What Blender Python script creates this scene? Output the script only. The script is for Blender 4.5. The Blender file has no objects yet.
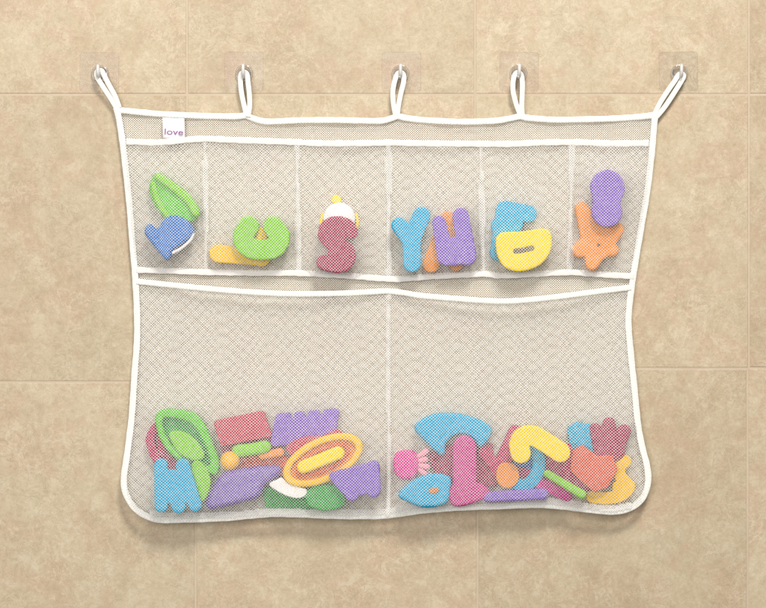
import bpy, math, random
import numpy as np
from mathutils import Matrix, Vector

random.seed(4); rng = np.random.default_rng(4)
S = bpy.context.scene
COL = S.collection
D = 1.6                      # camera distance from the wall, metres; one photo pixel on the wall = 1 mm
CX, CY = 383.0, 304.0

def W(px, py, d=0.0):
    """a point seen at (px, py), d millimetres in front of the wall -> metres"""
    k = (1 - d / 1000 / D) / 1000
    return ((px - CX) * k, -d / 1000, (CY - py) * k)

# ------------------------------------------------------------------ materials
def new_mat(name):
    m = bpy.data.materials.new(name); m.use_nodes = True
    nt = m.node_tree; nt.nodes.clear()
    out = nt.nodes.new('ShaderNodeOutputMaterial')
    return m, nt, out

def N(nt, t, **kw):
    n = nt.nodes.new(t)
    for k, v in kw.items():
        if k in n.inputs: n.inputs[k].default_value = v
        else: setattr(n, k, v)
    return n

def noise(nt, vec, scale, detail=4, rough=0.55, dist=0.0):
    n = N(nt, 'ShaderNodeTexNoise', Scale=scale, Detail=detail, Roughness=rough, Distortion=dist)
    nt.links.new(vec, n.inputs['Vector']); return n.outputs['Fac']

def ramp(nt, fac, stops):
    r = nt.nodes.new('ShaderNodeValToRGB'); e = r.color_ramp.elements
    while len(e) < len(stops): e.new(0.5)
    for el, (p, c) in zip(e, stops):
        el.position = p; el.color = (*c, 1) if len(c) == 3 else c
    nt.links.new(fac, r.inputs[0]); return r.outputs[0]

def mix(nt, fac, a, b, mode='MIX'):
    n = nt.nodes.new('ShaderNodeMix'); n.data_type = 'RGBA'; n.blend_type = mode
    for sock, v in ((n.inputs[0], fac), (n.inputs[6], a), (n.inputs[7], b)):
        if hasattr(v, 'links'): nt.links.new(v, sock)
        elif isinstance(v, (int, float)): sock.default_value = v
        else: sock.default_value = (*v, 1)
    return n.outputs[2]

def foam(name, rgb, rough=0.6, spec=0.12, bump=0.25):
    m, nt, out = new_mat(name)
    p = N(nt, 'ShaderNodeBsdfPrincipled', Roughness=rough)
    p.inputs['Specular IOR Level'].default_value = spec
    tc = nt.nodes.new('ShaderNodeTexCoord')
    f = noise(nt, tc.outputs['Object'], 60, 3)
    dark = tuple(c * 0.88 for c in rgb); lite = tuple(min(1, c * 1.08 + 0.01) for c in rgb)
    nt.links.new(mix(nt, f, dark, lite), p.inputs['Base Color'])
    b = N(nt, 'ShaderNodeBump', Strength=bump, Distance=0.0004)
    nt.links.new(noise(nt, tc.outputs['Object'], 900, 2), b.inputs['Height'])
    nt.links.new(b.outputs[0], p.inputs['Normal'])
    nt.links.new(p.outputs[0], out.inputs[0]); return m

def fabric(name, rgb, transl=0.3, weave=1400, bump=0.35):
    m, nt, out = new_mat(name)
    d = N(nt, 'ShaderNodeBsdfDiffuse', Color=(*rgb, 1), Roughness=0.6)
    t = N(nt, 'ShaderNodeBsdfTranslucent', Color=(*rgb, 1))
    x = nt.nodes.new('ShaderNodeMixShader'); x.inputs[0].default_value = transl
    tc = nt.nodes.new('ShaderNodeTexCoord')
    if bump:
        w = N(nt, 'ShaderNodeTexNoise', Scale=weave, Detail=2.0)
        nt.links.new(tc.outputs['Object'], w.inputs['Vector'])
        w2 = N(nt, 'ShaderNodeTexNoise', Scale=160.0, Detail=3.0)
        nt.links.new(tc.outputs['Object'], w2.inputs['Vector'])
        ad = N(nt, 'ShaderNodeMath', operation='MULTIPLY_ADD')
        nt.links.new(w2.outputs['Fac'], ad.inputs[0]); ad.inputs[1].default_value = 2.0
        nt.links.new(w.outputs['Fac'], ad.inputs[2])
        b = N(nt, 'ShaderNodeBump', Strength=bump, Distance=0.0006)
        nt.links.new(ad.outputs[0], b.inputs['Height'])
        nt.links.new(b.outputs[0], d.inputs['Normal'])
    nt.links.new(d.outputs[0], x.inputs[1]); nt.links.new(t.outputs[0], x.inputs[2])
    nt.links.new(x.outputs[0], out.inputs[0]); return m

def clear_plastic(name, tint, edge, gloss=1.0, whiten=0.0):
    """thin clear plastic: see-through, tinted more where looked at edge-on, with a sharp sheen"""
    m, nt, out = new_mat(name)
    lw = N(nt, 'ShaderNodeLayerWeight', Blend=0.35)
    c = mix(nt, lw.outputs['Facing'], tint, edge)
    t = nt.nodes.new('ShaderNodeBsdfTransparent'); nt.links.new(c, t.inputs[0])
    g = N(nt, 'ShaderNodeBsdfGlossy', Roughness=0.12)
    fr = N(nt, 'ShaderNodeFresnel', IOR=1.49)
    mu = N(nt, 'ShaderNodeMath', operation='MULTIPLY'); mu.inputs[1].default_value = gloss
    nt.links.new(fr.outputs[0], mu.inputs[0])
    x = nt.nodes.new('ShaderNodeMixShader'); nt.links.new(mu.outputs[0], x.inputs[0])
    nt.links.new(t.outputs[0], x.inputs[1]); nt.links.new(g.outputs[0], x.inputs[2])
    y = nt.nodes.new('ShaderNodeMixShader'); y.inputs[0].default_value = whiten
    d = N(nt, 'ShaderNodeBsdfDiffuse', Color=(0.88, 0.87, 0.85, 1))
    nt.links.new(x.outputs[0], y.inputs[1]); nt.links.new(d.outputs[0], y.inputs[2])
    nt.links.new(y.outputs[0], out.inputs[0]); return m

def tile_material():
    m, nt, out = new_mat('beige_stone_tile')
    p = N(nt, 'ShaderNodeBsdfPrincipled', Roughness=0.5)
    p.inputs['Specular IOR Level'].default_value = 0.3
    tc = nt.nodes.new('ShaderNodeTexCoord')
    at = N(nt, 'ShaderNodeAttribute', attribute_name='tone')
    sc = N(nt, 'ShaderNodeVectorMath', operation='SCALE'); sc.inputs['Scale'].default_value = 7.0
    nt.links.new(at.outputs['Color'], sc.inputs[0])
    ad = N(nt, 'ShaderNodeVectorMath', operation='ADD')
    nt.links.new(tc.outputs['Object'], ad.inputs[0]); nt.links.new(sc.outputs[0], ad.inputs[1])
    v = ad.outputs[0]
    cl = noise(nt, v, 12, 8, 0.70, 0.3)            # broad clouds
    base = ramp(nt, cl, [(0.38, (0.445, 0.345, 0.222)), (0.46, (0.490, 0.394, 0.260)),
                         (0.54, (0.515, 0.430, 0.290)), (0.64, (0.470, 0.398, 0.264))])
    pk = noise(nt, v, 20, 9, 0.71, 0.4)             # pinkish stains
    base = mix(nt, ramp(nt, pk, [(0.50, (0, 0, 0)), (0.58, (0.85,) * 3)]), base, (0.490, 0.350, 0.234))
    ve = noise(nt, v, 56, 10, 0.78, 0.5)            # flaky mottling
    base = mix(nt, ramp(nt, ve, [(0.40, (0.55,) * 3), (0.48, (0, 0, 0))]), base, (0.385, 0.296, 0.184))
    base = mix(nt, ramp(nt, ve, [(0.53, (0, 0, 0)), (0.60, (0.58,) * 3)]), base, (0.600, 0.522, 0.378))
    fi = noise(nt, v, 280, 6, 0.76)
    base = mix(nt, 0.28, base, ramp(nt, fi, [(0.33, (0.350, 0.272, 0.172)), (0.67, (0.630, 0.540, 0.390))]))
    def curls(scale, off, width, level, colour, dist):   # thin curling edges where the glaze flaked
        nonlocal base
        sh = N(nt, 'ShaderNodeVectorMath', operation='ADD'); sh.inputs[1].default_value = (off, off * 0.7, off * 1.3)
        nt.links.new(v, sh.inputs[0])
        f = noise(nt, sh.outputs[0], scale, 7, 0.66, dist)
        li = ramp(nt, f, [(0.5 - width, (0, 0, 0)), (0.5, (level,) * 3), (0.5 + width, (0, 0, 0))])
        mk = noise(nt, sh.outputs[0], 15, 4, 0.65)
        li = mix(nt, 1.0, li, ramp(nt, mk, [(0.44, (0.1, 0.1, 0.1)), (0.58, (1, 1, 1))]), 'MULTIPLY')
        base = mix(nt, li, base, colour)
    curls(62, 3.1, 0.022, 0.65, (0.360, 0.275, 0.176), 1.0)
    curls(46, 9.7, 0.020, 0.62, (0.640, 0.550, 0.405), 1.4)
    curls(120, 17.3, 0.030, 0.40, (0.375, 0.290, 0.190), 0.7)
    # each tile came out of the kiln a little different
    sp = nt.nodes.new('ShaderNodeSeparateXYZ'); nt.links.new(at.outputs['Color'], sp.inputs[0])
    base = mix(nt, 1.0, base, ramp(nt, sp.outputs[2], [(0, (0.93, 0.915, 0.90)), (1, (1.04, 1.04, 1.04))]), 'MULTIPLY')
    nt.links.new(base, p.inputs['Base Color'])
    b = N(nt, 'ShaderNodeBump', Strength=0.45, Distance=0.0012)
    mx = N(nt, 'ShaderNodeMath', operation='MULTIPLY_ADD'); mx.inputs[1].default_value = 0.35
    nt.links.new(fi, mx.inputs[0]); nt.links.new(ve, mx.inputs[2])
    nt.links.new(mx.outputs[0], b.inputs['Height']); nt.links.new(b.outputs[0], p.inputs['Normal'])
    nt.links.new(p.outputs[0], out.inputs[0]); return m

def grout_material():
    m, nt, out = new_mat('sand_grout')
    p = N(nt, 'ShaderNodeBsdfPrincipled', Roughness=0.9)
    tc = nt.nodes.new('ShaderNodeTexCoord')
    f = noise(nt, tc.outputs['Object'], 120, 4)
    f2 = noise(nt, tc.outputs['Object'], 14, 3)
    c = mix(nt, f, (0.47, 0.37, 0.265), (0.57, 0.475, 0.355))
    c = mix(nt, ramp(nt, f2, [(0.4, (0, 0, 0)), (0.6, (0.6,) * 3)]), c, (0.475, 0.375, 0.265))
    nt.links.new(c, p.inputs['Base Color'])
    nt.links.new(p.outputs[0], out.inputs[0]); return m

M_TILE, M_GROUT = tile_material(), grout_material()
M_NET = fabric('white_polyester_net', (0.93, 0.915, 0.885), 0.35, bump=0)
M_BACK = fabric('white_backing_net', (0.88, 0.86, 0.80), 0.2, bump=0)
M_TAPE = fabric('white_binding_tape', (0.87, 0.855, 0.805), 0.12)
M_BAND = fabric('thin_white_band', (0.88, 0.855, 0.82), 0.2)
M_THREAD = fabric('stitch_thread', (0.66, 0.64, 0.58), 0.0, bump=0)
M_TAG = fabric('satin_tag', (0.86, 0.83, 0.84), 0.15, bump=0.1)
M_INK = foam('purple_pink_ink', (0.30, 0.12, 0.30), 0.7)
M_PLATE = clear_plastic('clear_adhesive_pad', (0.962, 0.958, 0.978), (0.91, 0.89, 0.90), 0.2)
M_GREYPAD = clear_plastic('greyish_adhesive_pad', (0.945, 0.945, 0.957), (0.84, 0.84, 0.85), 0.2)
M_CLEAR = clear_plastic('clear_hook_plastic', (0.96, 0.955, 0.945), (0.45, 0.42, 0.37), 2.0, 0.06)
M_PRONG = clear_plastic('highlight_prong_plastic', (0.98, 0.975, 0.97), (0.90, 0.88, 0.85), 1.2, 0.6)  # white mixed into the clear plastic stands for its bright highlight

C = {
    'cyan': foam('cyan_foam', (0.010, 0.35, 0.56)),
    'purple': foam('purple_foam', (0.215, 0.11, 0.46)),
    'violet': foam('violet_plastic', (0.165, 0.085, 0.36), 0.32, 0.4, 0.0),
    'yellow': foam('yellow_foam', (0.84, 0.61, 0.006)),
    'amber': foam('amber_foam', (0.82, 0.41, 0.010)),
    'lime': foam('lime_foam', (0.21, 0.52, 0.015)),
    'leaf': foam('green_plastic', (0.11, 0.47, 0.02), 0.4),
    'green': foam('deep_green_foam', (0.035, 0.33, 0.055)),
    'red': foam('red_foam', (0.47, 0.05, 0.085)),
    'maroon': foam('maroon_foam', (0.32, 0.025, 0.075)),
    'crimson': foam('crimson_foam', (0.44, 0.02, 0.10)),
    'magenta': foam('magenta_foam', (0.64, 0.035, 0.27)),
    'mauve': foam('dull_magenta_foam', (0.50, 0.04, 0.22)),
    'pink': foam('pink_foam', (0.80, 0.32, 0.40)),
    'gold': foam('golden_yellow_foam', (0.82, 0.49, 0.010)),
    'orange': foam('orange_foam', (0.76, 0.26, 0.03)),
    'rust': foam('orange_red_foam', (0.62, 0.10, 0.045)),
    'brown': foam('orange_brown_plastic', (0.62, 0.19, 0.03)),
    'blue': foam('blue_plastic', (0.025, 0.15, 0.46), 0.4),
    'white': foam('white_plastic', (0.84, 0.80, 0.77), 0.4),
    'dark': foam('dark_print', (0.10, 0.055, 0.035)),
}

# ------------------------------------------------------------------ object helpers
def link(name, me, mat=None, parent=None, loc=None):
    o = bpy.data.objects.new(name, me); COL.objects.link(o)
    if mat: me.materials.append(mat)
    if parent: o.parent = parent
    if loc is not None: o.location = loc
    return o

def tag(o, label, cat, group=None):
    o['label'] = label; o['category'] = cat; o['kind'] = 'thing'
    if group: o['group'] = group
    return o

def empty(name, loc):
    o = bpy.data.objects.new(name, None); COL.objects.link(o)
    o.location = loc; o.empty_display_size = 0.02; return o

def mesh(name, verts, faces, smooth=True):
    me = bpy.data.meshes.new(name); me.from_pydata([tuple(v) for v in verts], [], [tuple(f) for f in faces])
    if smooth:
        me.polygons.foreach_set('use_smooth', [True] * len(me.polygons))
    me.update(); return me

def spline(pts, n=None, closed=False, step=2.0):
    """Catmull-Rom through pts, resampled evenly"""
    P = np.array(pts, float)
    if closed: Q = np.vstack([P[-1], P, P[0], P[1]])
    else: Q = np.vstack([2 * P[0] - P[1], P, 2 * P[-1] - P[-2]])
    out = []
    for i in range(len(Q) - 3):
        p0, p1, p2, p3 = Q[i:i + 4]
        t = np.linspace(0, 1, 24, endpoint=False)[:, None]
        out.append(0.5 * (2 * p1 + (p2 - p0) * t + (2 * p0 - 5 * p1 + 4 * p2 - p3) * t ** 2 + (3 * p1 - p0 - 3 * p2 + p3) * t ** 3))
    R = np.vstack(out + [Q[-2][None]])
    s = np.r_[0, np.cumsum(np.hypot(*(R[1:, :2] - R[:-1, :2]).T))]
    m = n or max(4, int(s[-1] / step))
    t = np.linspace(0, s[-1], m + 1)
    R = np.stack([np.interp(t, s, R[:, k]) for k in range(R.shape[1])], 1)
    return R[:-1] if closed else R

def ribbon(name, path, hw, ht, mat, parent, closed=False, seg=10, power=2.6, wob=0.0):
    """sweep a flattened round section along a path of (px, py, d); hw / ht half width and half thickness in mm"""
    P = np.array(path, float); n = len(P)
    hw = np.broadcast_to(np.array(hw, float), (n,)); 
    if closed: T = np.roll(P, -1, 0) - np.roll(P, 1, 0)
    else: T = np.gradient(P, axis=0)
    L = np.hypot(T[:, 0], T[:, 1]); L[L < 1e-6] = 1
    nx, ny = -T[:, 1] / L, T[:, 0] / L
    a = np.linspace(0, 2 * math.pi, seg, endpoint=False)
    cu = np.sign(np.cos(a)) * np.abs(np.cos(a)) ** (2 / power); cv = np.sign(np.sin(a)) * np.abs(np.sin(a)) ** (2 / power)
    V, F = [], []
    for i in range(n):
        w = hw[i] * (1 + wob * math.sin(i * 0.9) * math.sin(i * 0.37))
        for j in range(seg):
            V.append(W(P[i, 0] + nx[i] * w * cu[j], P[i, 1] + ny[i] * w * cu[j], P[i, 2] + ht * cv[j]))
    for i in range(n if closed else n - 1):
        k = (i + 1) % n
        for j in range(seg):
            F.append((i * seg + j, i * seg + (j + 1) % seg, k * seg + (j + 1) % seg, k * seg + j))
    if not closed:
        F.append(tuple(range(seg))[::-1]); F.append(tuple((n - 1) * seg + j for j in range(seg)))
    return link(name, mesh(name, V, F), mat, parent)

# ------------------------------------------------------------------ tiled wall
def build_wall():
    V, F, tone, mats = [], [], [], []
    def quad(a, b, c, d, t, mi):
        i = len(V); V.extend([a, b, c, d]); F.append((i, i + 1, i + 2, i + 3)); tone.append(t); mats.append(mi)
    g, ch = 0.8, 0.7          # half joint, chamfer (mm)
    top, ends = -480, 1090
    colx = [(0, -680, -680), (0, -390, -390), (0, -101, -101), (0, 187, 195.5), (187, 475, 477.5), (475, 749, 747.5), (749, 1036, 1035), (1036, 1320, 1320)]
    rowy = {0: 383, 1: 383, 2: 382, 3: 377, 4: 368.5, 5: 368, 6: 369, 7: 369}
    def P(x, y, dep): return ((x - CX) / 1000, dep / 1000, (CY - y) / 1000)
    for ci in range(7):
        xl_t, xl_b = colx[ci][1], colx[ci][2]
        xr_t, xr_b = colx[ci + 1][1], colx[ci + 1][2]
        r = rowy[ci]
        for ri, (y0, y1) in enumerate([(top, -193), (-193, 94.5), (94.5, r), (r, 658), (658, 940)]):
            low = ri >= 3
            x0, x1 = (xl_b, xr_b) if low else (xl_t, xr_t)
            t = (rng.random(), rng.random(), rng.random())
            a, b, c, d = x0 + g, x1 - g, y0 + g, y1 - g
            lean = rng.normal(0, 0.06, 4)
            f = [P(a + ch, d - ch, lean[0]), P(b - ch, d - ch, lean[1]), P(b - ch, c + ch, lean[2]), P(a + ch, c + ch, lean[3])]
            o = [P(a, d, 0.6), P(b, d, 0.6), P(b, c, 0.6), P(a, c, 0.6)]
            quad(*f, t, 0)
            for k in range(4): quad(o[k], o[(k + 1) % 4], f[(k + 1) % 4], f[k], t, 0)
    quad(P(-680, 940, 0.42), P(1320, 940, 0.42), P(1320, top, 0.42), P(-680, top, 0.42), (0, 0, 0), 1)
    me = mesh('tiled_wall', V, F, False)
    me.materials.append(M_TILE); me.materials.append(M_GROUT)
    me.polygons.foreach_set('material_index', mats)
    at = me.attributes.new('tone', 'FLOAT_VECTOR', 'FACE')
    at.data.foreach_set('vector', np.array(tone, np.float32).ravel())
    o = link('tiled_wall', me); o['kind'] = 'structure'
    o['label'] = 'beige mottled stone tile wall with thin sand grout joints'; o['category'] = 'wall'
build_wall()

# ------------------------------------------------------------------ 2-D shapes for the toys
def sd_poly(X, Y, pts):
    P = np.array(pts, float); d = np.full(X.shape, 1e9); ins = np.zeros(X.shape, bool)
    for i in range(len(P)):
        ax, ay = P[i]; bx, by = P[(i + 1) % len(P)]
        ex, ey = bx - ax, by - ay
        t = np.clip(((X - ax) * ex + (Y - ay) * ey) / (ex * ex + ey * ey + 1e-9), 0, 1)
        d = np.minimum(d, (X - ax - t * ex) ** 2 + (Y - ay - t * ey) ** 2)
        c = (ay > Y) != (by > Y)
        with np.errstate(divide='ignore', invalid='ignore'):
            ins ^= c & (X < (bx - ax) * (Y - ay) / ((by - ay) if by != ay else 1e-9) + ax)
    d = np.sqrt(d); return np.where(ins, -d, d)

def sd_caps(X, Y, pts, r):
    d = np.full(X.shape, 1e9); n = len(pts)
    r = [r] * n if np.isscalar(r) else r
    for i in range(n - 1):
        ax, ay = pts[i]; bx, by = pts[i + 1]; ex, ey = bx - ax, by - ay
        t = np.clip(((X - ax) * ex + (Y - ay) * ey) / (ex * ex + ey * ey + 1e-9), 0, 1)
        d = np.minimum(d, np.hypot(X - ax - t * ex, Y - ay - t * ey) - (r[i] + (r[i + 1] - r[i]) * t))
    return d

def smin(a, b, k):
    h = np.clip(0.5 + 0.5 * (b - a) / k, 0, 1)
    return b + (a - b) * h - k * h * (1 - h)

def field(shape, X, Y):
    """shape: list of ('cap', pts, r) ('line', smooth pts, r) ('poly', pts) ('blob', smooth pts) and the same with '-' in front to cut away"""
    f = None
    for it in shape:
        op = it[0]; cut = op[0] == '-'; op = op.lstrip('-')
        if op == 'cap': g = sd_caps(X, Y, it[1], it[2])
        elif op == 'line': g = sd_caps(X, Y, spline(it[1], n=14), it[2])
        elif op == 'poly': g = sd_poly(X, Y, it[1]) - (it[2] if len(it) > 2 else 0)
        elif op == 'blob': g = sd_poly(X, Y, spline(it[1], n=60, closed=True))
        if f is None: f = g
        elif cut: f = np.maximum(f, -g)
        else: f = smin(f, g, 1.6)
    return f

def pts_of(shape):
    xs = []
    for it in shape:
        r = max(it[2]) if len(it) > 2 and not np.isscalar(it[2]) else (it[2] if len(it) > 2 else 0)
        for p in it[1]: xs += [(p[0] - r, p[1] - r), (p[0] + r, p[1] + r)]
    a = np.array(xs); return a.min(0) - 4, a.max(0) + 4

def contours(f, xs, ys, iso):
    g = f - iso; H, Wd = g.shape; segs = {}
    def lerp(i0, j0, i1, j1):
        a, b = g[i0, j0], g[i1, j1]; t = a / (a - b)
        return (xs[j0] + (xs[j1] - xs[j0]) * t, ys[i0] + (ys[i1] - ys[i0]) * t)
    ins = g < 0
    code = ins[:-1, :-1] * 1 + ins[:-1, 1:] * 2 + ins[1:, 1:] * 4 + ins[1:, :-1] * 8
    E = {1: [(3, 0)], 2: [(0, 1)], 3: [(3, 1)], 4: [(1, 2)], 5: [(3, 0), (1, 2)], 6: [(0, 2)], 7: [(3, 2)], 8: [(2, 3)], 9: [(2, 0)],
         10: [(0, 1), (2, 3)], 11: [(2, 1)], 12: [(1, 3)], 13: [(1, 0)], 14: [(0, 3)]}
    pos, nxt = {}, {}
    for i, j in zip(*np.nonzero((code > 0) & (code < 15))):
        def key(e): return [('h', i, j), ('v', i, j + 1), ('h', i + 1, j), ('v', i, j)][e]
        ends = [(i, j, i, j + 1), (i, j + 1, i + 1, j + 1), (i + 1, j, i + 1, j + 1), (i, j, i + 1, j)]
        for a, b in E[int(code[i, j])]:
            ka, kb = key(a), key(b)
            pos[ka] = lerp(*ends[a]); pos[kb] = lerp(*ends[b]); nxt[ka] = kb
    loops, seen = [], set()
    for k in list(nxt):
        if k in seen: continue
        lp = []
        while k in nxt and k not in seen:
            seen.add(k); lp.append(pos[k]); k = nxt[k]
        if len(lp) > 8: loops.append(np.array(lp))
    return loops

def even(lp, step):
    R = np.vstack([lp, lp[:1]]); s = np.r_[0, np.cumsum(np.hypot(*(R[1:] - R[:-1]).T))]
    m = max(10, int(s[-1] / step)); t = np.linspace(0, s[-1], m, endpoint=False)
    q = np.stack([np.interp(t, s, R[:, 0]), np.interp(t, s, R[:, 1])], 1)
    return 0.5 * q + 0.25 * (np.roll(q, 1, 0) + np.roll(q, -1, 0))

def slab(name, shape, thick, bevel, centre, scale=1.0):
    """extruded outline with rounded edges, as a mesh about CENTRE, standing in the x-z plane and facing -y (metres)"""
    lo, hi = pts_of(shape); st = 0.5
    xs = np.arange(lo[0], hi[0], st); ys = np.arange(lo[1], hi[1], st)
    f = field(shape, *np.meshgrid(xs, ys))
    bevel = min(bevel, -f.min() * 0.75, thick / 2)
    cu = bpy.data.curves.new(name, 'CURVE'); cu.dimensions = '2D'; cu.fill_mode = 'BOTH'
    for lp in contours(f, xs, ys, -bevel):
        q = even(lp, 1.0)
        sp = cu.splines.new('POLY'); sp.points.add(len(q) - 1); sp.use_cyclic_u = True
        for pt, (x, y) in zip(sp.points, q):
            pt.co = ((x - centre[0]) / 1000 * scale, (centre[1] - y) / 1000 * scale, 0, 1)
    cu.bevel_depth = bevel / 1000 * scale; cu.bevel_resolution = 3
    cu.extrude = max(0.0, thick / 2 - bevel) / 1000
    o = bpy.data.objects.new(name, cu); COL.objects.link(o)
    dg = bpy.context.evaluated_depsgraph_get(); dg.update()
    me = bpy.data.meshes.new_from_object(o.evaluated_get(dg))
    bpy.data.objects.remove(o); bpy.data.curves.remove(cu)
    me.name = name; me.materials.clear()
    me.transform(Matrix.Rotation(math.pi / 2, 4, 'X'))
    me.polygons.foreach_set('use_smooth', [True] * len(me.polygons))
    me.set_sharp_from_angle(angle=math.radians(40)); me.update()
    return me

def ball(name, rx, ry, rz, seg=28):
    V, F = [], []
    n = seg // 2
    for i in range(n + 1):
        th = math.pi * i / n
        for j in range(seg):
            ph = 2 * math.pi * j / seg
            V.append((rx * math.sin(th) * math.cos(ph) / 1000, ry * math.sin(th) * math.sin(ph) / 1000, rz * math.cos(th) / 1000))
    for i in range(n):
        for j in range(seg):
            F.append((i * seg + j, i * seg + (j + 1) % seg, (i + 1) * seg + (j + 1) % seg, (i + 1) * seg + j))
    return mesh(name, V, F)

# obstacle map of what fills the pockets (mm in front of the wall, on a 2 px grid)
GX, GY = np.meshgrid(np.arange(100, 670, 2.0), np.arange(90, 540, 2.0))
OBST = np.zeros(GX.shape)

def press(shape, front, bevel):
    f = field(shape, GX, GY)
    h = np.where(f < 0, front - np.clip(bevel + f, 0, bevel) ** 2 / (bevel * 1.6 + 1e-6), 0)
    np.maximum(OBST, h, out=OBST)

def toy(name, label, cat, shape, col, d, thick=8, bevel=1.1, tilt=(0, 0), group=None):
    """d = depth of the toy's middle in front of the wall (mm)"""
    lo, hi = pts_of(shape); c = (lo + hi) / 2
    o = link(name, slab(name, shape, thick, bevel, c, 1 - d / 1000 / D), C[col], None, W(c[0], c[1], d))
    o.rotation_euler = (math.radians(tilt[0]), 0, math.radians(tilt[1]))
    press(shape, d + thick / 2 + 2.4, bevel)
    return tag(o, label, cat, group)

def sub(root, name, shape, col, d, thick, bevel):
    """part of a toy: same drawing convention, placed relative to its root"""
    lo, hi = pts_of(shape); c = (lo + hi) / 2
    o = link(name, slab(name, shape, thick, bevel, c, 1 - d / 1000 / D), C[col], root)
    o.location = Vector(W(c[0], c[1], d)) - root.location
    press(shape, d + thick / 2 + 1.8, bevel)
    return o

def toy_ball(name, label, cat, x, y, r, col, d, flat=0.7, group=None):
    o = link(name, ball(name, r, r * flat, r), C[col], None, W(x, y, d))
    f = np.hypot(GX - x, GY - y) / r
    np.maximum(OBST, np.where(f < 1, d + r * flat * np.sqrt(np.clip(1 - f * f, 0, 1)) + 1, 0), out=OBST)
    return tag(o, label, cat, group)

LET = 'foam bath letters in the pockets'
# ---- small pockets, from the one under the tag onwards
sh = [('blob', [(149.5, 188), (152, 178), (159, 172.5), (167, 179), (179, 188), (190.5, 197), (198, 206), (200, 213), (195, 220), (184, 223), (170, 222), (160, 213), (152, 200)])]
g0 = empty('toy_wedge', W(174, 198, 14))
tag(g0, 'green wedge toy with its lit raised edge coloured lighter leaning above the blue toy', 'toy')
sub(g0, 'body', sh, 'leaf', 13, 7, 2.4)  # darker green carries the shade on the lower face
sub(g0, 'lit_edge', [('line', [(158, 176.5), (172, 186), (188, 199), (196, 213)], [3.2, 4.2, 4.2, 4.2] + [4.2] * 11)], 'lime', 18, 6, 2.4)  # lit edge put into the colour as a lighter green
sub(g0, 'side_band', [('line', [(153.5, 184), (156, 196), (162, 208), (168, 216)], [2.8] * 15)], 'lime', 17, 4, 1.6)  # lighter side face, set off against the painted shade of the body
g0 = empty('toy_whale', W(168, 240, 22))
tag(g0, 'blue fish-like toy with tail fins and a white underside edge', 'toy animal')
sub(g0, 'body', [('blob', [(144.5, 232), (151, 223), (157, 229), (165.5, 218.5), (175, 215.5), (187, 220), (194.5, 231), (189, 239), (180, 246), (172.5, 251), (170.5, 258), (166.8, 261.5), (163, 257), (155, 247.5)])], 'blue', 21, 9, 3)
sub(g0, 'belly', [('line', [(194, 234), (190, 241), (181, 248.5), (173, 253)], [1.4] * 15)], 'white', 20, 8, 1.4)
toy('foam_letter', 'yellow foam letter L lying behind the green letter C', 'letter', [('cap', [(218.8, 253.5), (262, 258.5)], [9.2, 7.2]), ('cap', [(261.5, 258), (260.6, 233)], [8.5, 5.5])], 'gold', 12, group=LET)
toy('foam_letter', 'lime green foam letter C turned with its opening upwards', 'letter', [('line', [(249, 226.2), (243, 236.5), (248.5, 247), (261.5, 249.8), (274.5, 247.5), (280, 237), (273.6, 226.6)], [10.2] * 15)], 'lime', 21.5, tilt=(2, 0), group=LET)
g0 = empty('toy_chick', W(339.5, 214, 12))
tag(g0, 'white round toy with a small yellow knob on top behind the maroon S', 'toy')
o = link('body', ball('body', 16, 6.5, 16), C['white'], g0); o.location = Vector(W(339.3, 218.5, 12.5)) - g0.location
sub(g0, 'knob', [('blob', [(331.5, 203), (332, 197), (336, 194.5), (340.5, 197), (341.5, 203)])], 'yellow', 11, 6, 2.4)
sub(g0, 'collar', [('line', [(323, 214), (321, 224), (327, 234), (351, 234), (357.5, 224), (356, 214)], [1.6] * 15)], 'yellow', 9, 4, 1.2)
toy('foam_letter', 'maroon foam letter S standing in the third small pocket', 'letter', [('line', [(350.5, 231.5), (345, 225), (333, 224), (325, 231.5), (329.5, 241), (341, 246.5), (348.5, 253), (346, 263), (336, 265.5), (324, 262.5)], [7.6] * 15), ('poly', [(328, 228), (346, 228), (346, 262), (328, 258)])], 'maroon', 22.5, tilt=(2, 0), group=LET)
toy('foam_letter', 'orange foam letter A half hidden behind the purple U', 'letter', [('cap', [(447, 219), (431, 264)], [7.5, 8.5]), ('cap', [(447, 219), (456, 264)], 7), ('cap', [(434, 252), (454, 254)], 5)], 'orange', 12, group=LET)
toy('foam_letter', 'cyan foam letter Y beside the purple letter U', 'letter', [('cap', [(399.5, 225.5), (411, 240)], [8, 9]), ('cap', [(421.5, 215.5), (412, 238)], [8.8, 9]), ('cap', [(411.5, 238), (412, 263.5)], [9, 8.8])], 'cyan', 21.5, tilt=(1, 2), group=LET)
toy('foam_letter', 'purple foam letter U with a narrow slot and one taller arm', 'letter', [('cap', [(439, 222.5), (446, 256)], [6.8, 9]), ('cap', [(460.5, 216), (467.5, 256)], [8.2, 9]), ('poly', [(442, 240), (466, 238), (470, 262), (446, 264)], 2)], 'purple', 22, tilt=(1, -2), group=LET)
toy('foam_letter', 'cyan foam letter half hidden behind the yellow D with its top bar showing', 'letter', [('cap', [(505, 210), (498, 253)], [9, 8]), ('cap', [(507, 210), (528, 214)], 8.6), ('cap', [(500, 226), (514, 224)], 9)], 'cyan', 12.5, group=LET)
toy('foam_letter', 'yellow foam letter D lying flat side up with a slit hole', 'letter', [('blob', [(495.5, 243), (497, 236), (503, 232.3), (522, 231.3), (541, 228.6), (548, 230), (551, 236), (551.3, 246), (547, 257), (537, 266.5), (520, 271.5), (505, 267.5), (497.5, 256)]), ('-line', [(515.5, 251.3), (523, 250.3), (531.5, 248.3)], [2.6] * 15)], 'yellow', 21.5, tilt=(2, 0), group=LET)
g0 = empty('toy_starfish', W(597, 240, 13))
tag(g0, 'orange starfish toy with a dark dot below the purple numeral', 'toy animal')
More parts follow.
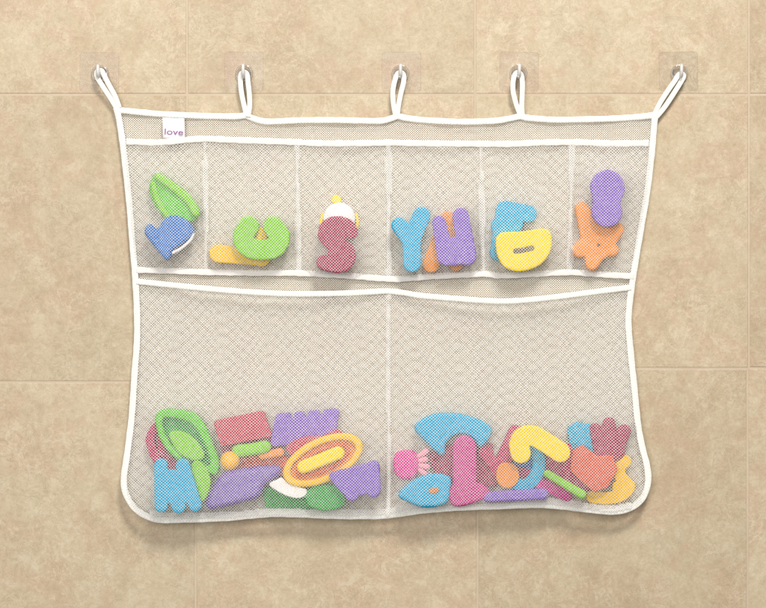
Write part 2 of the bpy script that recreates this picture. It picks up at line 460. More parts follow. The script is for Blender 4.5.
sub(g0, 'body', [('cap', [(598, 243), (581.5, 209)], [17, 7]), ('cap', [(598, 243), (617, 230)], [17, 7]), ('cap', [(598, 243), (612, 250)], [16, 7]), ('cap', [(597, 243), (592, 264)], [16, 7]), ('cap', [(597, 243), (579.5, 250)], [16, 8])], 'orange', 13, 8, 3)
sub(g0, 'dot', [('cap', [(598, 244.6), (599, 245.4)], 1.3)], 'dark', 17.3, 0.6, 0.2)
toy('foam_numeral', 'purple foam numeral 8 with two round lobes above the starfish', 'numeral', [('cap', [(607, 187), (607.5, 189)], 16.8), ('cap', [(606.5, 211), (607, 212)], 15), ('cap', [(598, 200), (615, 200)], 6)], 'purple', 23.5, tilt=(2, 0), group=LET)

# ---- large pocket under the tag side
toy('toy_ring', 'crimson curved toy peeping out behind the green boat dish', 'toy', [('line', [(156, 427), (150.5, 438), (154, 453), (162, 464), (176, 466)], [4.4] * 15), ('line', [(161, 437), (163, 452), (172, 461)], [3.4] * 15)], 'crimson', 12)
g0 = empty('toy_dish', W(186, 440, 20))
tag(g0, 'large green leaf-shaped boat dish with a dark hollow rim', 'toy boat')
rim = [('blob', [(155.5, 420), (158, 412), (166, 408.8), (181, 409.5), (197, 414.5), (206.5, 427), (213, 443), (219.5, 461), (217, 475), (207, 472), (190, 466), (172, 455), (160, 438)])]
sub(g0, 'floor_panel', [('blob', [(158, 420), (166, 411), (181, 411.5), (197, 417), (204, 428), (211, 444), (216, 461), (213, 472), (207, 470), (190, 464), (174, 453), (162, 438)])], 'green', 13, 3, 1)
sub(g0, 'rim', rim + [('-blob', [(163.5, 419), (178, 418.5), (192, 424), (201, 436), (208, 452), (210.5, 464), (203, 465), (189, 461), (175, 449), (166, 434)])], 'leaf', 19, 10, 2.4)
sub(g0, 'seat_panel', [('blob', [(169, 433), (180, 430.5), (192, 436), (201, 446), (205, 457), (195, 461), (184, 457), (174, 447)])], 'lime', 18, 7, 2.6)
toy('toy_block', 'lime green curved toy between the cyan M and the purple shell', 'toy', [('blob', [(192, 464), (200, 461), (208, 471), (211, 483), (206, 498), (200, 500), (193, 485)])], 'lime', 25, 7)
toy('foam_letter', 'cyan foam letter M at the curved corner of the large pocket', 'letter', [('cap', [(161.3, 465), (161.5, 505.5)], 6.6), ('cap', [(183, 465), (195.5, 505)], [6.8, 6.4]), ('cap', [(171, 478), (179, 506)], 7), ('poly', [(157, 470), (187, 469), (200, 502), (158, 503)])], 'cyan', 32, tilt=(2, 0), group=LET)
toy('toy_brick', 'flat red rectangular block lying above the lime sausage', 'toy block', [('poly', [(217, 423), (262, 414), (269, 434), (223, 443)], 3)], 'red', 15, 9)
toy('toy_sausage', 'small lime green sausage-shaped toy under the red block', 'toy', [('line', [(238, 451), (252, 449.5), (265, 447)], [6.4] * 15)], 'lime', 22, 9, 4)
toy_ball('toy_ball', 'small amber ball between the green dish and the purple shell', 'ball', 230, 461, 9.6, 'amber', 24, 0.8)
toy('toy_peg', 'short orange peg pointing at the yellow boat', 'toy', [('cap', [(262, 456), (280, 452.5)], [4, 4.6])], 'orange', 20, 7, 3)
o = toy('toy_shell', 'glossy violet plastic toy lying along the pocket bottom below the amber ball', 'toy', [('blob', [(205.5, 508.5), (212, 488), (223.5, 473), (240, 468.5), (259, 466), (279, 465.5), (281, 474), (266, 484), (259, 497), (240, 503), (220, 508)])], 'violet', 25, 11, 5)
toy('toy_sail', 'white wedge-shaped toy piece tucked under the yellow boat', 'toy', [('blob', [(269, 484.5), (276, 480), (282, 477.5), (290, 484), (306, 489), (305, 496), (296, 498), (283, 494)])], 'white', 27, 6)
toy('toy_comb', 'purple notched block standing above the yellow boat', 'toy block', [('poly', [(279, 417), (336, 412), (332, 435), (274, 443)], 3.5), ('-cap', [(292, 408), (292.5, 415.5)], 1.8), ('-cap', [(306, 407), (306.5, 414.5)], 1.8), ('-cap', [(321, 405), (321.5, 413)], 1.8)], 'purple', 15, 9)
toy('toy_arch', 'red curved toy between the purple block and the yellow boat', 'toy', [('blob', [(286, 447), (303, 437), (322, 436), (337, 429), (346, 437), (347, 449), (322, 455), (296, 458)])], 'red', 21, 4)
g0 = empty('toy_boat', W(323, 460, 28))
tag(g0, 'yellow oval toy boat with a brown deck and a yellow cabin bar', 'toy boat')
def tilted_oval(a, b, cx=323, cy=460, rot=-25, n=16):
    r = math.radians(rot)
    return [(cx + a * math.cos(t) * math.cos(r) - b * math.sin(t) * math.sin(r), cy + a * math.cos(t) * math.sin(r) + b * math.sin(t) * math.cos(r)) for t in np.linspace(0, 2 * math.pi, n, endpoint=False)]
sub(g0, 'hull', [('blob', tilted_oval(43, 22)), ('-blob', tilted_oval(35, 15))], 'gold', 28, 9, 2.6)
sub(g0, 'deck', [('blob', tilted_oval(37, 17))], 'brown', 26, 4, 1)
sub(g0, 'inner_rim', [('blob', tilted_oval(29, 11.5)), ('-blob', tilted_oval(26, 9))], 'rust', 29, 3, 0.8)
sub(g0, 'cabin', [('cap', [(303.5, 467), (338, 453)], [6.6, 6.8])], 'yellow', 31.5, 8, 3)
toy('toy_block', 'dark green rounded toy below the yellow boat on the pocket bottom', 'toy', [('blob', [(306.5, 491), (318, 485), (338, 486), (345, 497), (343, 506), (325, 510.5), (310, 506), (306, 499)])], 'green', 25, 7)
toy('foam_letter', 'purple foam letter M with three prongs beside the centre seam', 'letter', [('poly', [(333, 476), (375, 465), (377, 488), (344, 489)], 4), ('cap', [(342, 476), (352, 494)], 6.8), ('cap', [(372.5, 468), (373.5, 490.5)], 6.8), ('cap', [(358, 474), (362, 488)], 7)], 'purple', 33, tilt=(2, 0), group=LET)

# ---- other large pocket
g0 = empty('toy_hand', W(410, 463, 16))
tag(g0, 'magenta rounded toy hand with pale pink fingertips beside the centre seam', 'toy hand')
sub(g0, 'palm', [('blob', [(393, 463), (396, 453), (405, 450), (415, 452), (419, 463), (416, 476), (406, 480), (396, 475)])], 'magenta', 15, 9, 3.6)
for (x, y) in ((426.3, 451.3), (425.6, 459.5), (427.5, 467), (425, 474)):
    sub(g0, 'finger', [('cap', [(417, (y + 463) / 2), (x, y)], [2.4, 3.3])], 'pink', 15, 6, 2.4)
toy('toy_arch', 'cyan wide arch over the magenta pillar', 'toy', [('blob', [(414, 429), (420, 420), (436, 413.5), (457, 413.3), (478, 419), (491.5, 427.5), (490, 437), (480, 448), (474, 440), (464.5, 434), (453, 436), (445.5, 445), (445, 456), (436, 452), (426, 442)])], 'cyan', 17, 9, 3)
toy('toy_pillar', 'magenta round-topped pillar with a wide foot under the cyan arch', 'toy', [('cap', [(464.5, 447), (464.5, 488)], [11.6, 12]), ('blob', [(448, 492), (456, 483), (475, 482), (488, 488), (486, 497), (464, 505.5), (452, 504.5)])], 'mauve', 26, 8, 1.6)
toy('toy_tile', 'dark crimson slab toy behind the magenta pillar under the cyan arch', 'toy', [('poly', [(432, 456), (448, 448), (490, 446), (494, 484), (440, 480)], 3)], 'maroon', 10, 5)
toy('toy_tile', 'dull blue flat piece behind the cyan J beside the orange disc', 'toy', [('poly', [(514, 462), (532, 458), (536, 486), (516, 488)], 2)], 'blue', 12, 5)
toy('toy_tile', 'dark green flat slab toy behind the white wedge piece', 'toy', [('poly', [(264, 489), (290, 486), (316, 500), (312, 507), (268, 506)], 2)], 'green', 13, 5)
toy('toy_tile', 'orange red flat slab toy behind the amber ball and the orange peg', 'toy', [('poly', [(236, 459), (262, 455), (288, 458), (288, 474), (244, 476)], 2)], 'rust', 12, 5)
toy('toy_tile', 'maroon flat slab toy filling the gap below the red block', 'toy', [('poly', [(222, 447), (270, 438), (276, 452), (228, 460)], 2)], 'maroon', 9.5, 4)
g0 = empty('toy_fish', W(425, 490, 32))
tag(g0, 'cyan pointed fish toy with a small brown eye lying low in the pocket', 'toy animal')
sub(g0, 'body', [('blob', [(397.5, 495), (409, 483), (423, 475.5), (437, 473.5), (450.5, 477.5), (450, 488), (446, 503.5), (424, 507.5), (405, 501)])], 'cyan', 31, 8, 3.4)
sub(g0, 'eye', [('cap', [(431, 491), (436.5, 490)], 2.6)], 'brown', 35.3, 1.4, 0.6)
toy('foam_letter', 'crimson foam letter V behind the yellow hook and orange ball', 'letter', [('cap', [(516, 433), (499, 470)], 8), ('cap', [(499, 470), (484, 452)], 6), ('cap', [(500, 470), (524, 476)], 8)], 'crimson', 13, group=LET)
toy('toy_disc', 'orange flat rounded disc beside the cyan J and under the yellow hook', 'toy', [('blob', [(496, 474), (499, 465), (507, 462.5), (516, 466), (519, 476), (515, 485), (506, 488), (498, 483)])], 'orange', 24, 7)
toy('toy_stick', 'purple straight bar lying along the pocket bottom under the orange ball', 'toy', [('cap', [(488, 497), (543, 494)], [5.6, 5.8])], 'purple', 27, 7, 3)
toy('foam_letter', 'cyan curved foam letter J hanging below the yellow hook', 'letter', [('line', [(534, 447), (539, 461), (535, 477), (524, 486), (514, 482)], [6.4] * 15)], 'cyan', 21, 7, group=LET)
toy('toy_tile', 'crimson flat slab toy behind the lime green bar', 'toy', [('poly', [(544, 455), (574, 446), (588, 486), (562, 490), (546, 474)], 4)], 'crimson', 12, 7)
toy('toy_stick', 'magenta short bar below the lime green bar', 'toy', [('cap', [(540, 484), (567, 496)], [6, 5.4])], 'magenta', 20, 7, 3)
toy('toy_stick', 'lime green slanted bar below the yellow hook-shaped letter', 'toy', [('cap', [(547, 473.5), (582, 494.5)], [3.8, 4.6])], 'lime', 31, 6, 2.6)
toy('toy_block', 'cyan rounded block peeping out between the yellow hook and the maroon hand', 'toy block', [('poly', [(571, 430), (577, 426), (589, 428), (591, 448), (574, 446)], 4)], 'cyan', 12, 7)
toy('toy_disc', 'orange red irregular flat piece with the maroon hand behind it', 'toy', [('poly', [(574, 452), (582, 447), (597, 458), (611, 457), (615, 470), (606, 486), (594, 490), (582, 480), (572, 470)], 2)], 'rust', 23, 6, 1.4)
toy('toy_hand', 'maroon toy hand with three raised fingers near the curved edge', 'toy hand', [('cap', [(605, 450), (595.5, 429)], [12, 6]), ('cap', [(608, 448), (609, 423.5)], [12, 6.4]), ('cap', [(611, 450), (624.5, 431)], [13, 6.6]), ('cap', [(606, 449), (618, 452)], [12, 7])], 'maroon', 17, 6, 2.6)
toy('foam_numeral', 'amber foam numeral 3 in the rounded corner of the large pocket', 'numeral', [('line', [(625, 461), (618, 468), (621, 478), (629, 486), (621, 495), (606, 498), (592, 496.5)], [6.2] * 15), ('poly', [(612, 482), (626, 480), (628, 494), (612, 498)])], 'gold', 14, group=LET)
toy('foam_letter', 'yellow hook-shaped foam letter J resting bent side up over the cyan J', 'letter', [('line', [(520.5, 453), (519, 444), (524, 436.5), (533, 435.5), (545, 442), (560, 452)], [10] * 15)], 'yellow', 32, 9, tilt=(2, 0), group=LET)

# ------------------------------------------------------------------ the organizer
OUT_PTS = [(116.2, 107.5, 6.6), (119, 119, 6), (123, 146, 6), (129, 200, 6), (132.4, 242, 7), (135, 274, 7), (136.8, 308, 7), (137, 340, 7), (134.8, 370, 8), (132, 413, 9), (129.5, 436, 10), (126.5, 459, 12.9), (123.8, 479, 15.9),
           (126, 494, 18.4), (136, 509.5, 20.95), (155, 519.2, 22), (180, 519.8, 23), (225, 518.2, 22), (269, 514.3, 22), (300, 514.6, 22), (332, 516, 22), (360, 516.3, 21), (387, 515.6, 20), (424, 510.5, 22), (461, 507.6, 22.76), (500, 506.3, 22.63), (534, 505, 21.5), (560, 506.4, 21.64), (580.6, 508.8, 21.88),
           (610, 511.8, 22), (629, 508.8, 20.88), (642, 499, 18.9), (648, 483, 16.3), (647, 466, 13.6), (642.2, 447, 10.7), (638, 424, 9), (634.8, 392, 8), (631, 355, 7), (628.5, 325, 7), (629.5, 305, 7), (632, 285, 7), (635, 265, 7), (641, 229, 7), (647, 193, 6), (651.3, 158, 6), (653.6, 132, 6), (655.2, 113, 6.6)]
TOP_PTS = [(114.4, 109.6, 6.2), (140, 112.2, 6), (163, 114.2, 6), (205, 116, 6), (236, 116.4, 6), (245.5, 115.5, 6), (252, 118, 6), (267, 121.6, 7), (299, 120.4, 7), (338, 120.2, 7), (378, 121, 6.5), (391, 118.5, 6), (398, 116.3, 6), (406, 118, 6), (425, 120.2, 6.5),
           (459, 121.8, 7), (493, 121, 6.5), (510, 118.5, 6), (520, 116.6, 6), (530, 118.2, 6), (555, 119.8, 6.5), (585, 119.4, 6.5), (613, 118.6, 6), (640, 116.8, 6), (657.5, 114.6, 6.2)]
OUT_PTS = [(x, y, d - 4 * min(1, max(0, (y - 460) / 40))) for x, y, d in OUT_PTS]
side = spline(OUT_PTS, step=2.5); toped = spline(TOP_PTS, step=2.5)
OUTLINE = np.vstack([side[1:-1], toped[::-1][2:-2]])
def curve_y(pts):
    P = spline(pts, step=2.0); return lambda x: np.interp(x, P[:, 0], P[:, 1])
band_top = [(126, 141.5), (145, 142.2), (160, 142.4), (180, 140.5), (202, 138.8), (230, 139.8), (262, 141), (291, 142), (325, 143.4), (378, 143), (388, 142.6), (425, 143.4), (470, 143.8), (511, 144), (540, 142.6), (573, 142.2), (612, 143.4), (649, 143.2)]
band_low = [(136, 270), (170, 270.8), (205, 272.2), (250, 272.8), (298, 273.2), (340, 275.2), (389, 279), (410, 278.2), (435, 276.2), (484, 274), (500, 275.6), (535, 274), (570, 272.4), (600, 274.4), (634, 276.5)]
hem_top = [(136.5, 281.4), (170, 285), (215, 289.4), (255, 292.4), (294, 294), (342, 293.4), (370, 292), (388, 291.2), (405, 293), (422, 295.8), (460, 299), (490, 301), (510, 301.2), (540, 298.8), (575, 294.6), (605, 290.6), (631, 287.4)]
yB, yL, yH = curve_y(band_top), curve_y(band_low), curve_y(hem_top)
seam_x = [(205, 206), (297, 299), (388.5, 389), (480.5, 483), (572, 569.5)]      # x at the band, x at the lower band

def inside(X, Y):
    return sd_poly(X, Y, OUTLINE[::2, :2]) < 0

# fabric stretched over what is in the pockets: membrane over an obstacle, pinned at the seams
def membrane():
    d = np.full(GX.shape, 7.0)
    pin = ~inside(GX, GY)
    for a, b in seam_x:
        xs = a + (b - a) * (GY - 142) / 130
        pin |= (np.abs(GX - xs) < 1.5) & (GY < yL(GX))
    pin |= (np.abs(GX - 388.5) < 1.5)
    pin |= (GY > yL(GX) - 1) & (GY < yH(GX) - 1.5)
    base = np.full(GX.shape, 7.0)
    base[GY > 450] = 7 + (GY[GY > 450] - 450) * 0.2
    # the open mouths gape a little
    mouth = (GY < yB(GX) + 1.5)
    lip = np.zeros(GX.shape)
    for k in range(6):
        x0 = 128 if k == 0 else seam_x[k - 1][0]; x1 = 648 if k == 5 else seam_x[k][0]
        lip += np.where((GX > x0) & (GX < x1), np.sin(np.clip((GX - x0) / (x1 - x0), 0, 1) * math.pi) * (4.0 if k in (0, 2, 3) else 3.0), 0)
    pin |= mouth; base = np.where(mouth & inside(GX, GY), base + lip, base)
    rim = (np.abs(GY - yH(GX)) < 2.2)
    lip2 = np.where(GX < 388.5, np.sin(np.clip((GX - 138) / 250, 0, 1) * math.pi) * 9, np.sin(np.clip((GX - 388.5) / 242, 0, 1) * math.pi) * 10)
    pin |= rim; base = np.where(rim, base + np.clip(lip2, 0, None), base)
    d = base.copy()
    ob = np.where(pin, 0, OBST)
    d = np.maximum(d, ob)
    for it in range(900):
        m = 0.25 * (np.roll(d, 1, 0) + np.roll(d, -1, 0) + np.roll(d, 1, 1) + np.roll(d, -1, 1))
        m = np.maximum(m, ob); d = np.where(pin, base, m)
    return d
MEM = membrane()

def sample(A, x, y):
    u = np.clip((x - 100) / 2, 0, A.shape[1] - 1.001); v = np.clip((y - 90) / 2, 0, A.shape[0] - 1.001)
    i, j = v.astype(int), u.astype(int); fu, fv = u - j, v - i
    return (A[i, j] * (1 - fu) + A[i, j + 1] * fu) * (1 - fv) + (A[i + 1, j] * (1 - fu) + A[i + 1, j + 1] * fu) * fv

def net(name, bounds, keep, depth, parent, pitch=1.47, hole=0.852, phase=0.0, ruck=1.0, thick=0.15, mat=None):
    """knitted diamond net: every diamond has a real hole; threads are the frames between holes"""
    x0, x1, y0, y1 = bounds; a = pitch
    ni, nj = int((x1 - x0) / a) + 3, int((y1 - y0) / a) + 3
    def warp(u, v):
        x = x0 + u * a; y = y0 + v * a
        s = phase
        xx = x + ruck * (0.9 * np.sin(x / 7.3 + 1.1 * np.sin(y / 71 + s) + s) + 0.6 * np.sin(x / 3.7 + 0.8 * np.sin(y / 53 + 2 * s) + 2.1 * s) + 1.1 * np.sin(y / 58 + s))
        yy = y + ruck * (1.0 * np.sin(x / 34 + 1.7 * s) + 0.35 * np.sin(x / 5.1 + s))
        return xx, yy
    I, J = np.meshgrid(np.arange(ni), np.arange(nj), indexing='ij')
    cell = ((I + J) % 2 == 1) & (I > 0) & (J > 0) & (I < ni - 1) & (J < nj - 1)
    ci, cj = I[cell], J[cell]
    cx, cy = warp(ci.astype(float), cj.astype(float))
    k = keep(cx, cy); ci, cj = ci[k], cj[k]; n = len(ci)
    offs = [(1, 0), (0, 1), (-1, 0), (0, -1)]
    corner = np.stack([(ci + a_) * nj + (cj + b_) for a_, b_ in offs], 1)
    uniq, inv = np.unique(corner.ravel(), return_inverse=True)
    co = warp((uniq // nj).astype(float), (uniq % nj).astype(float))
    hs = hole * (1 + rng.normal(0, 0.03, n))
    inn = [warp(ci + a_ * hs, cj + b_ * hs) for a_, b_ in offs]
    X = np.concatenate([co[0]] + [p[0] for p in inn]); Y = np.concatenate([co[1]] + [p[1] for p in inn])
    dep = depth(X, Y)
    kk = (1 - dep / 1000 / D) / 1000
    V = np.stack([(X - CX) * kk, -dep / 1000, (CY - Y) * kk], 1)
    wall = V[len(co[0]):].copy(); wall[:, 1] += thick / 1000      # the far edge of every hole: the threads have depth
    nv = len(V); V = np.vstack([V, wall])
    inv = inv.reshape(n, 4); m = len(uniq); ar = np.arange(n)
    F = np.concatenate([np.stack([inv[:, q], inv[:, (q + 1) % 4], m + ((q + 1) % 4) * n + ar, m + q * n + ar], 1) for q in range(4)]
                       + [np.stack([m + q * n + ar, m + ((q + 1) % 4) * n + ar, nv + ((q + 1) % 4) * n + ar, nv + q * n + ar], 1) for q in range(4)])
    me = bpy.data.meshes.new(name)
    me.vertices.add(len(V)); me.vertices.foreach_set('co', V.astype(np.float32).ravel())
    me.loops.add(F.size); me.loops.foreach_set('vertex_index', F.astype(np.int32).ravel())
    me.polygons.add(len(F)); me.polygons.foreach_set('loop_start', np.arange(0, F.size, 4, dtype=np.int32))
    me.update(calc_edges=True); me.validate()
    return link(name, me, mat or M_NET, parent)

ORG = empty('bath_toy_organizer', (0, 0, 0))
tag(ORG, 'white mesh bath toy organizer bag with eight pockets hanging from five clear hooks', 'mesh organizer')

BACK = np.full(GX.shape, 4.5) + np.where(GY > 440, (GY - 440) * 0.05, 0) + 0.8 * np.sin(GX / 31) * np.sin(GY / 47)
def fold(X, Y, s, amp): return amp * np.sin(X / 8.3 + 1.3 * np.sin(Y / 61 + s) + s)
net('back_panel', (105, 660, 100, 530), inside, lambda x, y: sample(BACK, x, y) + fold(x, y, 0.4, 0.5), ORG, pitch=1.16, hole=0.71, phase=0.4, ruck=0.35, thick=0.3, mat=M_BACK)
sx = lambda i, y: seam_x[i][0] + (seam_x[i][1] - seam_x[i][0]) * (y - 142) / 130
for k in range(6):
    def keep(x, y, k=k):
        m = inside(x, y) & (y > yB(x)) & (y < yL(x) + 1)
        if k > 0: m &= x >= sx(k - 1, y)
        if k < 5: m &= x < sx(k, y)
        return m
    b0 = 112 if k == 0 else seam_x[k - 1][0] - 8; b1 = 662 if k == 5 else seam_x[k][1] + 8
    net('small_pocket', (b0, b1, 134, 284), keep, lambda x, y, k=k: sample(MEM, x, y) + fold(x, y, 1.0 + k, 0.35), ORG, phase=1.0 + 0.8 * k, ruck=0.75)
for k in range(2):
    def keep(x, y, k=k):
        return inside(x, y) & (y > yH(x)) & ((x < 388.6) if k == 0 else (x >= 388.6))
    net('large_pocket', ((108, 396, 276, 530) if k == 0 else (382, 660, 280, 530)), keep, lambda x, y, k=k: sample(MEM, x, y) + fold(x, y, 3.1 + k, 0.4), ORG, phase=3.1 + 1.7 * k, ruck=0.65)

# bindings, bands and seams
ribbon('side_binding', side, 3.15, 0.85, M_TAPE, ORG, power=3.6, wob=0.05)
ribbon('top_binding', toped, 3.1, 0.85, M_TAPE, ORG, power=3.6, wob=0.05)
def on_mem(pts, extra, step=2.0):
    P = spline(pts, step=step)[:, :2]
    d = sample(MEM, P[:, 0], P[:, 1]) + extra
    for _ in range(3): d[1:-1] = 0.25 * d[:-2] + 0.5 * d[1:-1] + 0.25 * d[2:]
    return np.column_stack([P, d])
ribbon('pocket_band', on_mem(band_top, 0.7), 3.2, 0.5, M_BAND, ORG, wob=0.12)
ribbon('lower_band', on_mem(band_low, 0.7), 3.1, 0.5, M_BAND, ORG, wob=0.10)
ribbon('pocket_binding', on_mem(hem_top, 0.8), 2.9, 0.8, M_TAPE, ORG, power=3.6, wob=0.05)
def stitches(parent, path, off, front):
    """a row of small thread dashes sunk into the tape, off mm to one side of its middle"""
    P = spline(path, step=0.8); V, F = [], []
    T = np.gradient(P[:, :2], axis=0); T /= np.hypot(T[:, 0], T[:, 1])[:, None] + 1e-9
    Q = np.column_stack([P[:, 0] - T[:, 1] * off, P[:, 1] + T[:, 0] * off, P[:, 2] + front])
    for i in range(2, len(Q) - 4, 4):
        a, b, t = Q[i], Q[i + 2], T[i]; n = (-t[1], t[0]); i0 = len(V)
        for p, dz in ((a, -0.25), ((a + b) / 2, 0.22), (b, -0.25)):
            for sg in (-1, 1): V.append(W(p[0] + n[0] * 0.42 * sg, p[1] + n[1] * 0.42 * sg, p[2] + dz))
        F += [(i0, i0 + 1, i0 + 3, i0 + 2), (i0 + 2, i0 + 3, i0 + 5, i0 + 4)]
    return link('stitching', mesh('stitching', V, F), M_THREAD, parent)
kids = {o.name.split('.')[0]: o for o in ORG.children}
stitches(kids['side_binding'], OUT_PTS, 1.8, 0.82); stitches(kids['top_binding'], TOP_PTS, 1.8, 0.82)
stitches(kids['pocket_binding'], on_mem(hem_top, 0.8), 1.6, 0.77)
for a, b in seam_x:
    m = (a + b) / 2
    net('seam', (min(a, b) - 9, max(a, b) + 9, 138, 282), lambda x, y, a=a, b=b: (np.abs(x - (a + (b - a) * (y - 142) / 130)) < 2.3 + 0.9 * np.sin(y / 19 + a)) & (y > yB(x)) & (y < yL(x)),
        lambda x, y: sample(MEM, x, y) + 1.0, ORG, pitch=1.3, hole=0.64, phase=a, ruck=0.5)
net('seam', (380, 398, 286, 522), lambda x, y: (np.abs(x - 388.6) < 1.9) & (y > yH(x)) & inside(x, y), lambda x, y: sample(MEM, x, y) + 1.0, ORG, pitch=1.3, hole=0.62, phase=2.0, ruck=0.4)
hp = [p for p in OUT_PTS if p[1] > 500 and 140 < p[0] < 640]
hem = spline([(x, y - 4.6 - 1.8 * math.sin(x / 60), d + 1) for x, y, d in hp], step=2.5)
net('bottom_hem', (140, 640, 490, 525), lambda x, y: (np.abs(y - np.interp(x, hem[:, 0], hem[:, 1])) < 2.8) & inside(x, y) & (x > 150) & (x < 632), lambda x, y: np.interp(x, hem[:, 0], hem[:, 2]) + 1.5, ORG, pitch=1.2, hole=0.42, phase=0.7, ruck=0.4)

# ------------------------------------------------------------------ hanging loops, hooks
LOOPS = [  # strand out, apex at hook, strand back (px, py, d)
    [(117.6, 110, 6), (111, 99, 7), (102.5, 86, 9), (97.2, 77, 10), (97.2, 71.5, 9.5), (101.2, 70.5, 9), (104, 75, 9), (108.5, 84, 8.5), (115, 96, 7.5), (119.5, 108, 6.5)],
    [(247, 117, 6), (244, 105, 7), (241.4, 92, 8), (240.4, 80, 9), (241.2, 74, 9), (244.2, 72, 9), (247, 74.5, 9), (248, 82, 9), (249.4, 95, 8.5), (249.6, 106, 7), (248, 117, 7)],
    [(396, 117.5, 6), (393.6, 105, 7.5), (392.8, 92, 9), (395, 80, 10), (397.6, 74, 10), (400.8, 72.5, 9), (403.6, 75, 9), (403.6, 82, 9), (401, 93, 8), (398.6, 105, 7), (397, 117, 6)],
    [(521.5, 118, 6), (516.5, 105, 7), (513.2, 92, 9), (513.2, 81, 10), (515, 74.5, 10), (518.2, 72.5, 9), (521.2, 75, 9), (522.4, 83, 8.5), (522.2, 94, 8), (521.8, 106, 7), (522.6, 118, 6)],
    [(654, 116, 6), (659.5, 104, 7.5), (667, 92, 9), (675, 80.5, 10), (678.5, 75, 10), (682, 73.6, 9), (683.6, 76.5, 8.5), (680, 83.5, 8), (671.5, 97, 7), (664, 108, 6.5), (656.5, 117, 6)],
]
for pts in LOOPS:
    ribbon('hanging_loop', spline(pts, step=1.2), 2.5, 0.65, M_TAPE, ORG, seg=12, power=3.2)

def rounded_rect(w, h, r, n=6):
    P = []
    for cx, cy, a0 in ((w / 2 - r, h / 2 - r, 0), (-w / 2 + r, h / 2 - r, 90), (-w / 2 + r, -h / 2 + r, 180), (w / 2 - r, -h / 2 + r, 270)):
        for i in range(n + 1):
            a = math.radians(a0 + 90 * i / n); P.append((cx + r * math.cos(a), cy + r * math.sin(a)))
    return P
def plate_mesh(w, h, r, t):
    P = rounded_rect(w, h, r); n = len(P); V = []
    for s, y in ((1.0, -0.05), (1.0, -t * 0.7), (1 - 0.6 / w, -t)):
        V += [(x * s / 1000, y / 1000, z * s / 1000) for x, z in P]
    F = [tuple(range(2 * n, 3 * n))[::-1]]
    for L in range(2):
        for i in range(n):
            j = (i + 1) % n; F.append((L * n + i, L * n + j, (L + 1) * n + j, (L + 1) * n + i))
    return mesh('adhesive_pad', V, F, False)
def tube_mesh(name, path, rads, seg=10):
    V, F = [], []; P = [Vector(p) for p in path]; n = len(P)
    for i in range(n):
        t = (P[min(i + 1, n - 1)] - P[max(i - 1, 0)]).normalized()
        u = t.cross(Vector((1, 0, 0))).normalized() if abs(t.x) < 0.9 else t.cross(Vector((0, 1, 0))).normalized()
        v = t.cross(u)
        for j in range(seg):
            a = 2 * math.pi * j / seg
            V.append((P[i] + (u * math.cos(a) + v * math.sin(a)) * rads[i]) / 1000)
    for i in range(n - 1):
        for j in range(seg): F.append((i * seg + j, i * seg + (j + 1) % seg, (i + 1) * seg + (j + 1) % seg, (i + 1) * seg + j))
    F.append(tuple(range(seg))[::-1]); F.append(tuple((n - 1) * seg + j for j in range(seg)))
    return mesh(name, V, F)
def dome_mesh(R, t, seg=32):
    """round boss with a raised lip"""
    prof = [(0, 1.6), (R - 2.0, 1.6), (R - 1.4, t), (R - 0.5, t), (R, t - 0.7), (R + 0.15, 0.6)]
    V, F = [], []
    for r, y in prof:
        for j in range(seg):
            a = 2 * math.pi * j / seg; V.append((r * math.cos(a) / 1000, -y / 1000, r * math.sin(a) / 1000))
    for i in range(len(prof) - 1):
        for j in range(seg): F.append((i * seg + j, i * seg + (j + 1) % seg, (i + 1) * seg + (j + 1) % seg, (i + 1) * seg + j))
    return mesh('boss', V, F)
PAD, BOSS = plate_mesh(39, 39, 3, 0.9), dome_mesh(8.6, 3.4)
PRONG = tube_mesh('prong', [(0, -1.2, -1), (0, -4, -3.4), (0, -8, -4.8), (0, -12, -3.6), (0, -14, 0), (0, -14.3, 4), (0, -14.2, 6.5), (0, -14, 7.4)], [1.9, 1.8, 1.7, 1.7, 1.7, 1.7, 1.5, 0.6])
for m_, mt in ((PAD, M_PLATE), (BOSS, M_CLEAR), (PRONG, M_PRONG)): m_.materials.append(mt)
HOOKS = [(100.3, 74, 99.5, 72, 'clear square adhesive hook holding the slanted corner loop nearest the love tag', 0.5),
         (244.3, 73.5, 244, 71.5, 'clear square adhesive hook holding the second loop, just past the love tag', 0.0),
         (400.4, 73.5, 401.5, 71.5, 'clear square adhesive hook holding the middle loop of the five', 0.0),
         (518.2, 73.5, 519, 71.5, 'clear square adhesive hook holding the loop between the middle loop and the far bare corner', 1.0),
         (679, 73.5, 678.4, 71.3, 'clear square adhesive hook with greyish pad holding the corner loop farthest from the love tag', -0.5)]
for x, y, px, py, lab, rot in HOOKS:
    r = empty('adhesive_hook', W(x, y, 0)); tag(r, lab, 'wall hook', 'clear adhesive hooks along the tile wall')
    r.rotation_euler = (0, math.radians(rot), 0)
    for nm, me, dx, dz in (('adhesive_pad', PAD, (px - x) / 1000, -(py - y) / 1000), ('boss', BOSS, 0, 0), ('prong', PRONG, 0, 0)):
        if me is PAD and 'greyish' in lab: me = PAD.copy(); me.materials[0] = M_GREYPAD
        o = link(nm, me, None, r); o.location = (dx, 0, dz)

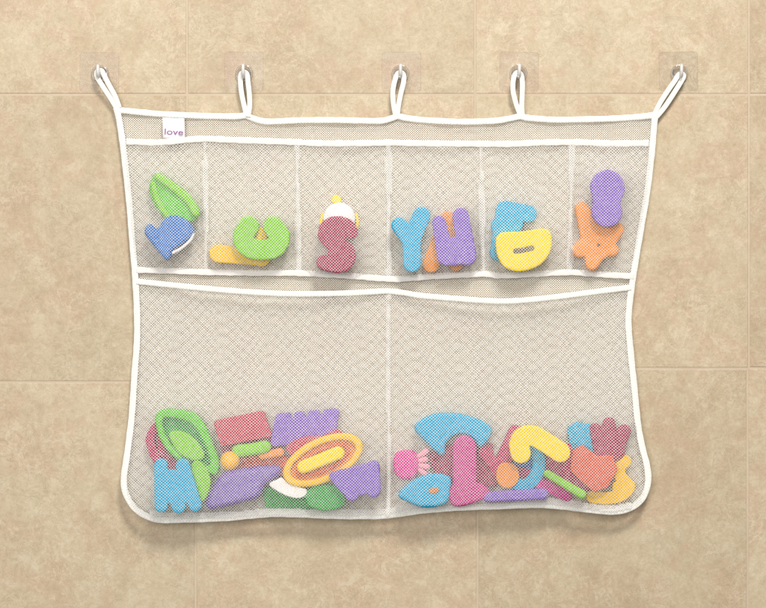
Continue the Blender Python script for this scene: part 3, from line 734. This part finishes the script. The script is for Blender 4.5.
# ------------------------------------------------------------------ love tag
def tag_label():
    n, V, F = 9, [], []
    for j in range(n):
        t = j / (n - 1); y = 117.5 + 21.6 * t
        for i in range(n):
            s = i / (n - 1); x = 162.4 + 22 * s + 0.5 * t
            V.append(W(x, y + 0.9 * s, 10.0 + 1.0 * math.sin(t * 3.0) + 0.4 * math.sin(s * 5)))
    for j in range(n - 1):
        for i in range(n - 1): F.append((j * n + i, (j + 1) * n + i, (j + 1) * n + i + 1, j * n + i + 1))
    o = link('brand_tag', mesh('brand_tag', V, F), M_TAG, ORG)
    so = o.modifiers.new('thickness', 'SOLIDIFY'); so.thickness = 0.0005
    cu = bpy.data.curves.new('lettering', 'FONT'); cu.body = 'love'; cu.size = 1; cu.align_x = 'CENTER'; cu.extrude = 0.02; cu.offset = -0.002
    t = bpy.data.objects.new('lettering', cu); COL.objects.link(t)
    dg = bpy.context.evaluated_depsgraph_get(); dg.update()
    me = bpy.data.meshes.new_from_object(t.evaluated_get(dg)); bpy.data.objects.remove(t); bpy.data.curves.remove(cu)
    co = np.array([v.co for v in me.vertices]); w = np.ptp(co[:, 0])
    sc = 18.2 / w
    me.transform(Matrix.Rotation(math.radians(2.5), 4, 'Y') @ Matrix.Rotation(math.pi / 2, 4, 'X') @ Matrix.Diagonal((sc / 1000, 8.4 / 1000, 0.006, 1)))
    me.materials.clear()
    L = link('lettering', me, M_INK, o); L.location = W(173.6, 134.6, 11.5)
tag_label()

# ------------------------------------------------------------------ light, camera, render settings
def area(name, loc, target, size, power, color):
    li = bpy.data.lights.new(name, 'AREA'); li.shape = 'DISK'; li.size = size; li.energy = power; li.color = color
    o = bpy.data.objects.new(name, li); COL.objects.link(o); o.location = loc
    o.rotation_euler = (Vector(target) - Vector(loc)).to_track_quat('-Z', 'Y').to_euler(); return o
area('key_lamp', (0.40, -1.72, 1.90), (0, 0, 0.0), 0.58, 57, (1.0, 0.975, 0.94))
area('fill_lamp', (-0.6, -2.5, 0.35), (-0.1, 0, -0.1), 1.7, 44, (1.0, 0.985, 0.965))
w = bpy.data.worlds.new('World'); S.world = w; w.use_nodes = True
bg = w.node_tree.nodes['Background']; bg.inputs[0].default_value = (1.0, 0.985, 0.965, 1); bg.inputs[1].default_value = 0.22

cam = bpy.data.cameras.new('camera'); co_ = bpy.data.objects.new('camera', cam); COL.objects.link(co_)
co_.location = (0, -D, 0); co_.rotation_euler = (math.pi / 2, 0, 0)
cam.sensor_width = 36; cam.lens = 36 * D / 0.766; cam.clip_end = 100; cam.clip_start = 0.05
S.camera = co_
S.view_settings.view_transform = 'Standard'; S.view_settings.look = 'None'; S.view_settings.gamma = 1; S.view_settings.exposure = 0.09
S.cycles.transparent_max_bounces = 16; S.cycles.max_bounces = 8
S.cycles.filter_width = 1.4; S.cycles.use_denoising = False
